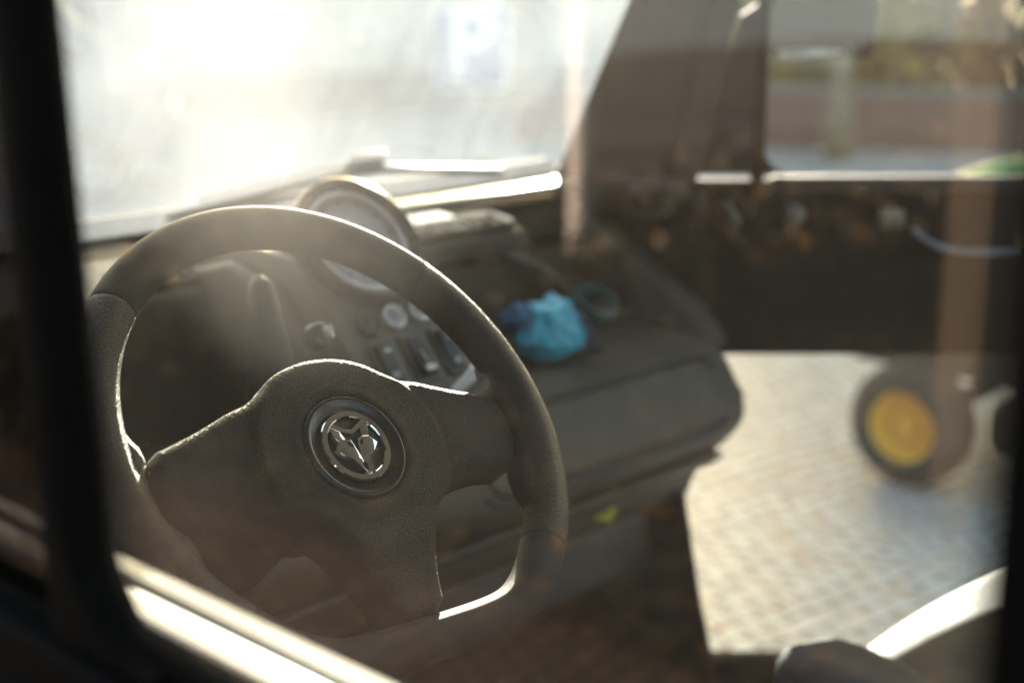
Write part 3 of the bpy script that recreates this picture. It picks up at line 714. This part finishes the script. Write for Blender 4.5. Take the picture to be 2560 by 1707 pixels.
vp('cargo_bed',bm,M['steel'],angle=40)

# ---------------- blue bag in the tray ----------------
bag=empty('cloth_bag',(.364,1.198,.991)); bag.scale=(.97,.95,.97); tag(bag,'crumpled turquoise plastic bag lying in the dashboard tray','bag')
bm=B(); bmesh.ops.create_icosphere(bm,subdivisions=5,radius=1)
for v in bm.verts:
    p=v.co.copy(); n1=noise.noise(p*1.6+Vector((3,1,7))); n2=noise.noise(p*3.4); rdg=1-abs(noise.noise(p*2.6+Vector((9,2,4))))*2
    s=1+.26*n1+.07*n2+.13*rdg-.08
    q=Vector((p.x*.050,p.y*.042,p.z*.042))*s
    q.z=max(q.z,-.026); v.co=q+Vector((0,0,.026))
bagm=plain('turquoise_film',(.05,.45,.66),.24,vary=.35,scale=30); 
obj('bag_body',bm,bagm,bag)
bm=B(); bmesh.ops.create_icosphere(bm,subdivisions=4,radius=1)
for v in bm.verts:
    p=v.co.copy(); s=1+.4*noise.noise(p*2.1+Vector((1,8,3)))+.2*(1-abs(noise.noise(p*3)*2))-.1
    q=Vector((p.x*.024,p.y*.022,p.z*.018))*s; q.z=max(q.z,-.018); v.co=q+Vector((-.036,.012,.048))
obj('bag_flap',bm,plain('navy_film',(.03,.13,.28),.3,vary=.4,scale=30),bag)
bm=B(); tube(bm,spline([(.008,.030,.052),(.018,-.0,.060),(.030,-.022,.050),(.040,-.036,.024),(.044,-.038,.004)],5,False).tolist(),.0028,8); obj('drawstring',bm,plain('navy_cord',(.04,.06,.14),.5),bag)
bm=B(); bmesh.ops.create_icosphere(bm,subdivisions=3,radius=.012)
for v in bm.verts: v.co=v.co*(1+.5*noise.noise(v.co*90))+Vector((.030,.020,.058))
obj('bag_knot',bm,bagm,bag)

# ---------------- ride-on mower ----------------
mw=empty('ride_on_mower',(3.35,1.5,0)); tag(mw,'green ride-on mower with yellow wheel rims parked on the cobbles','lawn mower')
mw_l=Matrix.Translation((-3.35,-1.5,0))
def mo(name,bm,mat,parent=None,**k): xf(bm,mw_l); return obj(name,bm,mat,parent or mw,**k)
for x,y,r_,wd,sg in ((2.83,2.03,.176,.14,-1),(3.84,2.03,.176,.14,1),(2.88,.92,.25,.20,-1),(3.82,.92,.25,.20,1)):
    m=frame((x,y,r_),(0,1,0),(sg,0,0))
    t=B(); lathe(t,[(r_*.58,-wd/2),(r_*.85,-wd*.52),(r_*.97,-wd*.38),(r_,0),(r_*.97,wd*.38),(r_*.85,wd*.52),(r_*.58,wd/2)],56,m,close=True)
    for k in range(26):
        box(t,(0,0,0),(.014,.012,wd*.7),m@Matrix.Rotation(2*math.pi*k/26,4,'Z')@Matrix.Translation((r_*.985,0,0)),.003,1)
    tw=mo('wheel',t,M['tyre'])
    b2=B(); lathe(b2,[(0,wd*.34),(r_*.10,wd*.34),(r_*.13,wd*.30),(r_*.14,wd*.02),(r_*.24,-wd*.08),(r_*.27,wd*.04),(r_*.33,wd*.04),(r_*.36,-wd*.10),(r_*.48,-wd*.06),(r_*.52,wd*.30),(r_*.57,wd*.44),(r_*.61,wd*.47),(r_*.62,wd*.40),(r_*.6,-wd*.4)],48,m)
    for k in range(5): lathe(b2,[(0,.012),(.009,.012),(.010,0)],8,m@Matrix.Rotation(2*math.pi*k/5,4,'Z')@Matrix.Translation((r_*.30,0,wd*.04)))
    mo('wheel_rim',b2,M['rimyellow'],tw)
bm=B(); prism(bm,[(2.34,.40),(2.38,.58),(2.30,.76),(2.00,.90),(1.60,.97),(1.50,.95),(1.50,.40)],3.10,3.62,.07,6); mo('hood',bm,M['green'],angle=60)
bm=B(); box(bm,(3.36,1.55,.33),(.55,1.7,.16),None,.03,3); box(bm,(3.36,1.50,.20),(1.0,.62,.16),None,.05,4); tube(bm,[(2.9,2.03,.19),(3.8,2.03,.19)],.03,10); mo('chassis',bm,M['blackpaint'],angle=50)
bm=B(); box(bm,(3.36,.82,.56),(.95,.75,.10),None,.04,4); mo('fender',bm,M['green'],angle=50)
bm=B(); box(bm,(3.36,.90,.70),(.44,.42,.10),None,.04,4); box(bm,(3.36,.68,.90),(.42,.10,.36),None,.04,4); mo('seat',bm,M['rimyellow'],angle=50)
bm=B(); tube(bm,[(3.36,1.50,.9),(3.36,1.36,1.02)],.02,10); tube(bm,[(3.36+.17*math.cos(a),1.36+.12*math.sin(a),1.02+.12*math.sin(a)) for a in [k*2*math.pi/32 for k in range(32)]],.013,8,closed=True); mo('steering_wheel',bm,M['black'])
for s in (-1,1):
    bm=B(); lathe(bm,[(0,.012),(.045,.010),(.055,0)],24,frame((3.36+s*.15,2.385,.60),(1,0,0),(0,1,.0))); mo('headlight',bm,M['signwhite'])

# ---------------- surroundings ahead ----------------
def at_dir(az,d): return Vector((CAM.x+d*math.cos(R(az)),CAM.y+d*math.sin(R(az)),0))
# house front with gate, across the yard, square to the view
def facing(loc,az): 
    r_=Vector((math.sin(R(az)),-math.cos(R(az)),0)); m=Matrix((r_,Vector((math.cos(R(az)),math.sin(R(az)),0)),Vector((0,0,1)))).transposed().to_4x4(); m.translation=loc; return m
def local_thing(name,loc,az,label,cat,group=None):
    o=empty(name,loc,R(az)-math.pi/2); return tag(o,label,cat,group)
hs=local_thing('house',at_dir(52,15.5),48,'low pale rendered house across the yard behind the parking sign','house')
bm=B(); box(bm,(0,2.5,1.3),(11,5,2.6)); obj('wall',bm,M['render'],hs,smooth=False)
bm=B(); box(bm,(0,-.03,.2),(11.04,.06,.4)); obj('plinth',bm,M['plinth'],hs,smooth=False)
bm=B(); prism(bm,[(-.4,2.62),(2.5,2.85),(5.4,2.62),(5.2,2.57),(2.5,2.78),(-.2,2.57)],-5.8,5.8); obj('roof',bm,M['brick'],hs,smooth=False)
for x,zz,wd,ht in ((-4.8,1.0,.8,1.2),(-.6,1.25,1.1,1.0),(4.8,1.1,.9,1.1)):
    bm=B(); box(bm,(x,-.02,zz+ht/2),(wd,.08,ht),None,.01,1); wf=obj('window',bm,M['signwhite'],hs,smooth=False)
    bm=B(); box(bm,(x,-.064,zz+ht/2),(wd-.16,.02,ht-.16)); obj('pane',bm,M['blackpaint'],wf,smooth=False)
bm=B(); box(bm,(-2.9,-.03,1.15),(2.6,.10,2.3))
for i in range(6): box(bm,(-2.9,-.085,.25+i*.38),(2.55,.03,.03))
gd=obj('garage_door',bm,M['gate'],hs,smooth=False)
bm=B(); box(bm,(3.6,-.04,1.05),(.95,.10,2.1)); obj('door',bm,M['steel'],hs,smooth=False)
# parked van at the left in the yard
vn=local_thing('parked_car',at_dir(65.0,10.5),150,'dark blue-grey car parked ahead at the left of the windscreen view','car'); vn.scale=(.95,.8,.72)
bm=B(); prism(bm,[(-1.9,.35),(-1.9,1.1),(-1.55,1.2),(-1.0,1.75),(1.9,1.8),(2.0,.6),(1.95,.35)],-.8,.8,.06,4); obj('body',bm,M['gate'],vn,angle=50)
for sx in (-1,1):
    for y in (-1.25,1.3):
        t=B(); r_=B(); wheel(t,r_,frame((sx*.74,y,.31),(0,1,0),(sx,0,0)),.31,.18); tw=obj('wheel',t,M['tyre'],vn); obj('wheel_rim',r_,M['steel'],tw)
    bm=B(); prism(bm,[(-1.25,1.20),(-.85,1.62),(.0,1.64),(.0,1.2)],sx*.795,sx*.806); prism(bm,[(.1,1.2),(.1,1.64),(1.6,1.66),(1.6,1.2)],sx*.795,sx*.806); obj('side_window',bm,M['blackpaint'],vn,smooth=False)
    bm=B(); box(bm,(sx*.6,-1.93,.8),(.26,.05,.14),None,.02,2); obj('headlight',bm,M['signwhite'],vn)
# parking sign on a post
sg_=local_thing('parking_sign',at_dir(45.3,9.6),45.3,'square blue and white parking sign with letter P on a short post','sign')
bm=B(); tube(bm,[(0,.03,0),(0,.03,1.12)],.03,12); obj('post',bm,M['steel'],sg_)
bm=B(); pad(bm,rrect(.47,.52,.04),.04,.004,.006,.01,None,frame((0,0,.95),(1,0,0),(0,-1,0)),arc=2); obj('sign_border',bm,M['signwhite'],sg_)
bm=B(); pad(bm,rrect(.43,.48,.03),.04,.002,.010,.004,None,frame((0,0,.95),(1,0,0),(0,-1,0)),arc=2); obj('sign_panel',bm,M['signblue'],sg_)
cu=bpy.data.curves.new('letter','FONT'); cu.body='P'; cu.size=.62; cu.extrude=.003; cu.align_x='CENTER'; cu.align_y='CENTER'; cu.offset=.012
to=bpy.data.objects.new('tmp_letter',cu); C.objects.link(to); dg=bpy.context.evaluated_depsgraph_get(); me=bpy.data.meshes.new_from_object(to.evaluated_get(dg)); bpy.data.objects.remove(to)
me.materials.clear(); me.materials.append(M['signwhite']); lo=bpy.data.objects.new('sign_letter',me); C.objects.link(lo); lo.parent=sg_; lo.matrix_local=frame((-.01,-.014,.95),(1,0,0),(0,-1,0))
# foliage
def leaves(bm,c,rad,n,size,seed,flat=1):
    rr=random.Random(seed)
    for i in range(n):
        while True:
            p=Vector((rr.uniform(-1,1),rr.uniform(-1,1),rr.uniform(-1,1)))
            if p.length<=1: break
        k=noise.noise(p*2.2+Vector((seed,0,0)))
        if k<-.22: continue
        p=Vector((p.x*rad[0],p.y*rad[1],p.z*rad[2]))*(1+.25*k)+Vector(c)
        if p.z<.02: p.z=.02+rr.random()*.05
        q=Matrix.Rotation(rr.uniform(0,6.28),3,'Z')@Matrix.Rotation(rr.uniform(-1.2,1.2),3,'X')@Matrix.Rotation(rr.uniform(0,6.28),3,'Y')
        s=size*rr.uniform(.6,1.3)
        vs=[bm.verts.new(p+q@Vector(v)*s) for v in ((-.5,0,0),(0,-.32,.05),(.6,0,0),(0,.32,.05))]
        bm.faces.new(vs)
def shrub(loc,rad,n,mat,label,seed,group=None,size=.06,name='shrub'):
    o=empty(name,loc); tag(o,label,'shrub',group)
    bm=B(); leaves(bm,(0,0,rad[2]*.9),rad,n,size,seed); obj('foliage',bm,M[mat],o,smooth=False)
    bm=B(); rr=random.Random(seed)
    for i in range(7):
        a=rr.uniform(0,6.28); tube(bm,[(0,0,0),(rad[0]*.3*math.cos(a),rad[1]*.3*math.sin(a),rad[2]*.7),(rad[0]*.7*math.cos(a),rad[1]*.7*math.sin(a),rad[2]*1.5)],[.015,.010,.004],6)
    obj('stems',bm,M['bark'],o); return o
def tree(loc,h,rad,n,mat,bark,label,seed,tr=.12,size=.12,crownz=None,group=None):
    o=empty('tree',loc); tag(o,label,'tree',group); rr=random.Random(seed)
    cz=crownz or h*.68
    bm=B(); tube(bm,[(0,0,0),(tr*.1,0,h*.12),(.03,.05,h*.4),(-.04,.02,h*.75),(0,0,h*.95)],[tr*1.35,tr,tr*.8,tr*.45,.02],12)
    for i in range(9):
        a=rr.uniform(0,6.28); z=h*rr.uniform(.35,.8); L=rad[0]*rr.uniform(.5,.95)
        tube(bm,[(0,0,z),(L*.5*math.cos(a),L*.5*math.sin(a),z+.25*L),(L*math.cos(a),L*math.sin(a),z+.6*L)],[tr*.35,tr*.22,.01],6)
    obj('trunk',bm,M[bark],o)
    bm=B(); leaves(bm,(0,0,cz),rad,n,size,seed); obj('crown',bm,M[mat],o,smooth=False); return o
shrub(at_dir(45.4,9.0),(.34,.3,.16),1500,'leafolive','low yellow-green shrub under the parking sign',3)
# garden beyond the passenger window
gwl=local_thing('garden_wall',at_dir(23.5,12.6),30,'low reddish brick garden wall beyond the passenger window','wall')
bm=B(); box(bm,(0,.1,.22),(9,.22,.44)); obj('brickwork',bm,M['brick'],gwl,smooth=False)
bm=B(); box(bm,(0,.1,.46),(9.1,.28,.05),None,.01,1); obj('coping',bm,M['plinth'],gwl,smooth=False)
hg=[(35.6,13.4,1.3,'leafolive','yellow-olive bush on the left behind the brick wall'),(32.8,13.6,1.2,'leafgreen','green bush behind the wall beside the pale post'),(29.8,13.4,1.3,'leafolive','yellow bush in the middle behind the brick wall'),(26.8,13.6,1.4,'leafbrown','brown bush on the right behind the brick wall')]
for i,(az,d,h_,mt,lb) in enumerate(hg): shrub(at_dir(az,d),(1.0,.8,h_*.5),3600,mt,lb,20+i,'bushes behind the wall',.10)
pst=empty('lamp_post',at_dir(31.6,11.9)); tag(pst,'tall pale post standing in front of the garden bushes','post')
bm=B(); tube(bm,[(0,0,0),(0,0,.35),(0,0,.4),(0,0,4.6)],[.11,.11,.09,.08],16); obj('pole',bm,M['palebark'],pst)
bm=B(); lathe(bm,[(0,.35),(.14,.3),(.2,.05),(.2,0),(0,0)],20,Matrix.Translation((0,0,4.6))); obj('lamp_head',bm,M['steel'],pst)
for i,(az,d,h_,mt,lb) in enumerate([(29.8,17.5,5,'leafdark','dark tree behind the garden, just right of the pale post'),(26.5,16.5,6,'leafdark','dark tree behind the garden at the right edge of the door window'),(22.2,16,6,'leafbrown','brown autumn tree at the right edge behind the bushes')]):
    tree(at_dir(az,d),h_,(2.0,2.0,h_*.42),6000,mt,'bark',lb,40+i,.16,.2,group='trees behind the garden')

# ---------------- on the camera's side of the truck (mirrored in the window glass) ----------------
def mir(px,d):  # ground point seen in the driver's window when looking through image column px
    az=math.degrees(HEAD)-math.degrees(math.atan((px-1280)/3760/1.0))
    yg=(.27)*math.tan(R(az)); return Vector((-.68-d*math.cos(R(az)),yg+d*math.sin(R(az)),0))
p1=empty('timber_post',mir(2468,3.4)); tag(p1,'thick weathered timber post on the leafy verge beside the truck','post')
bm=B(); box(bm,(0,0,.8),(.125,.125,1.6),None,.015,2); obj('post_shaft',bm,M['timber'],p1,angle=40)
p2=empty('painted_post',mir(1455,5.2)); tag(p2,'slim pale painted post on the verge beside the truck','post')
bm=B(); tube(bm,[(0,0,0),(0,0,1.45)],.05,14); obj('post_shaft',bm,M['paletimber'],p2)
rr=random.Random(5)
k=0
for px,d,rd,mt,lb in [(300,4.2,(.5,.4,.30),'leafbrown','brown low shrub nearest the front of the truck on the verge'),(700,4.8,(.6,.5,.32),'leafolive','yellowing shrub on the verge facing the driver window'),(1100,5.6,(.7,.5,.36),'leafbrown','rust brown shrub in the middle of the verge'),(1500,5.0,(.6,.5,.27),'leafolive','olive shrub at the foot of the pale painted post'),(1900,6.2,(.8,.6,.38),'leafgreen','green shrub between the two posts'),(2300,6.4,(.8,.6,.40),'leafolive','yellow shrub behind the thick timber post'),(0,6.5,(1.0,.8,.5),'leafgreen','large green shrub far ahead on the verge'),(900,8,(1.3,.9,.6),'leafolive','wide yellow shrub at the back of the verge')]:
    shrub(mir(px,d),rd,2200,'leafverge',lb,70+k,'shrubs on the verge',.07); k+=1
for i,(x,y,h_,mt,lb) in enumerate([(-9,8,7,'leafbrown','brown autumn tree ahead on the verge'),(-11,3.5,7.5,'leafolive','yellow autumn tree level with the truck cab'),(-10,-2,7,'leafbrown','brown tree behind the camera on the verge'),(-8,13,8,'leafolive','tall yellow tree at the far end of the verge')]):
    tree((x,y,0),h_,(2.2,2.2,h_*.4),6500,mt,'bark',lb,90+i,.17,.2,group='trees on the verge')
# scattered fallen leaves on the verge
bm=B(); 
for i in range(9000):
    d=2.5+8*rr.random()**1.3; a=R(rr.uniform(100,178)); x=-.68+d*math.cos(a); y=.3+d*math.sin(a)
    if x>-2.75: continue
    q=Matrix.Rotation(rr.uniform(0,6.28),3,'Z')@Matrix.Rotation(rr.uniform(-.5,.5),3,'X'); s=rr.uniform(.04,.10)
    vs=[bm.verts.new(Vector((x,y,.025+rr.random()*.03))+q@Vector(v)*s) for v in ((-.5,0,0),(0,-.35,.08),(.6,0,0),(0,.35,.08))]; bm.faces.new(vs)
tag(obj('fallen_leaves',bm,M['leafbrown'],smooth=False),'brown and orange fallen leaves covering the verge','leaves',kind='stuff')
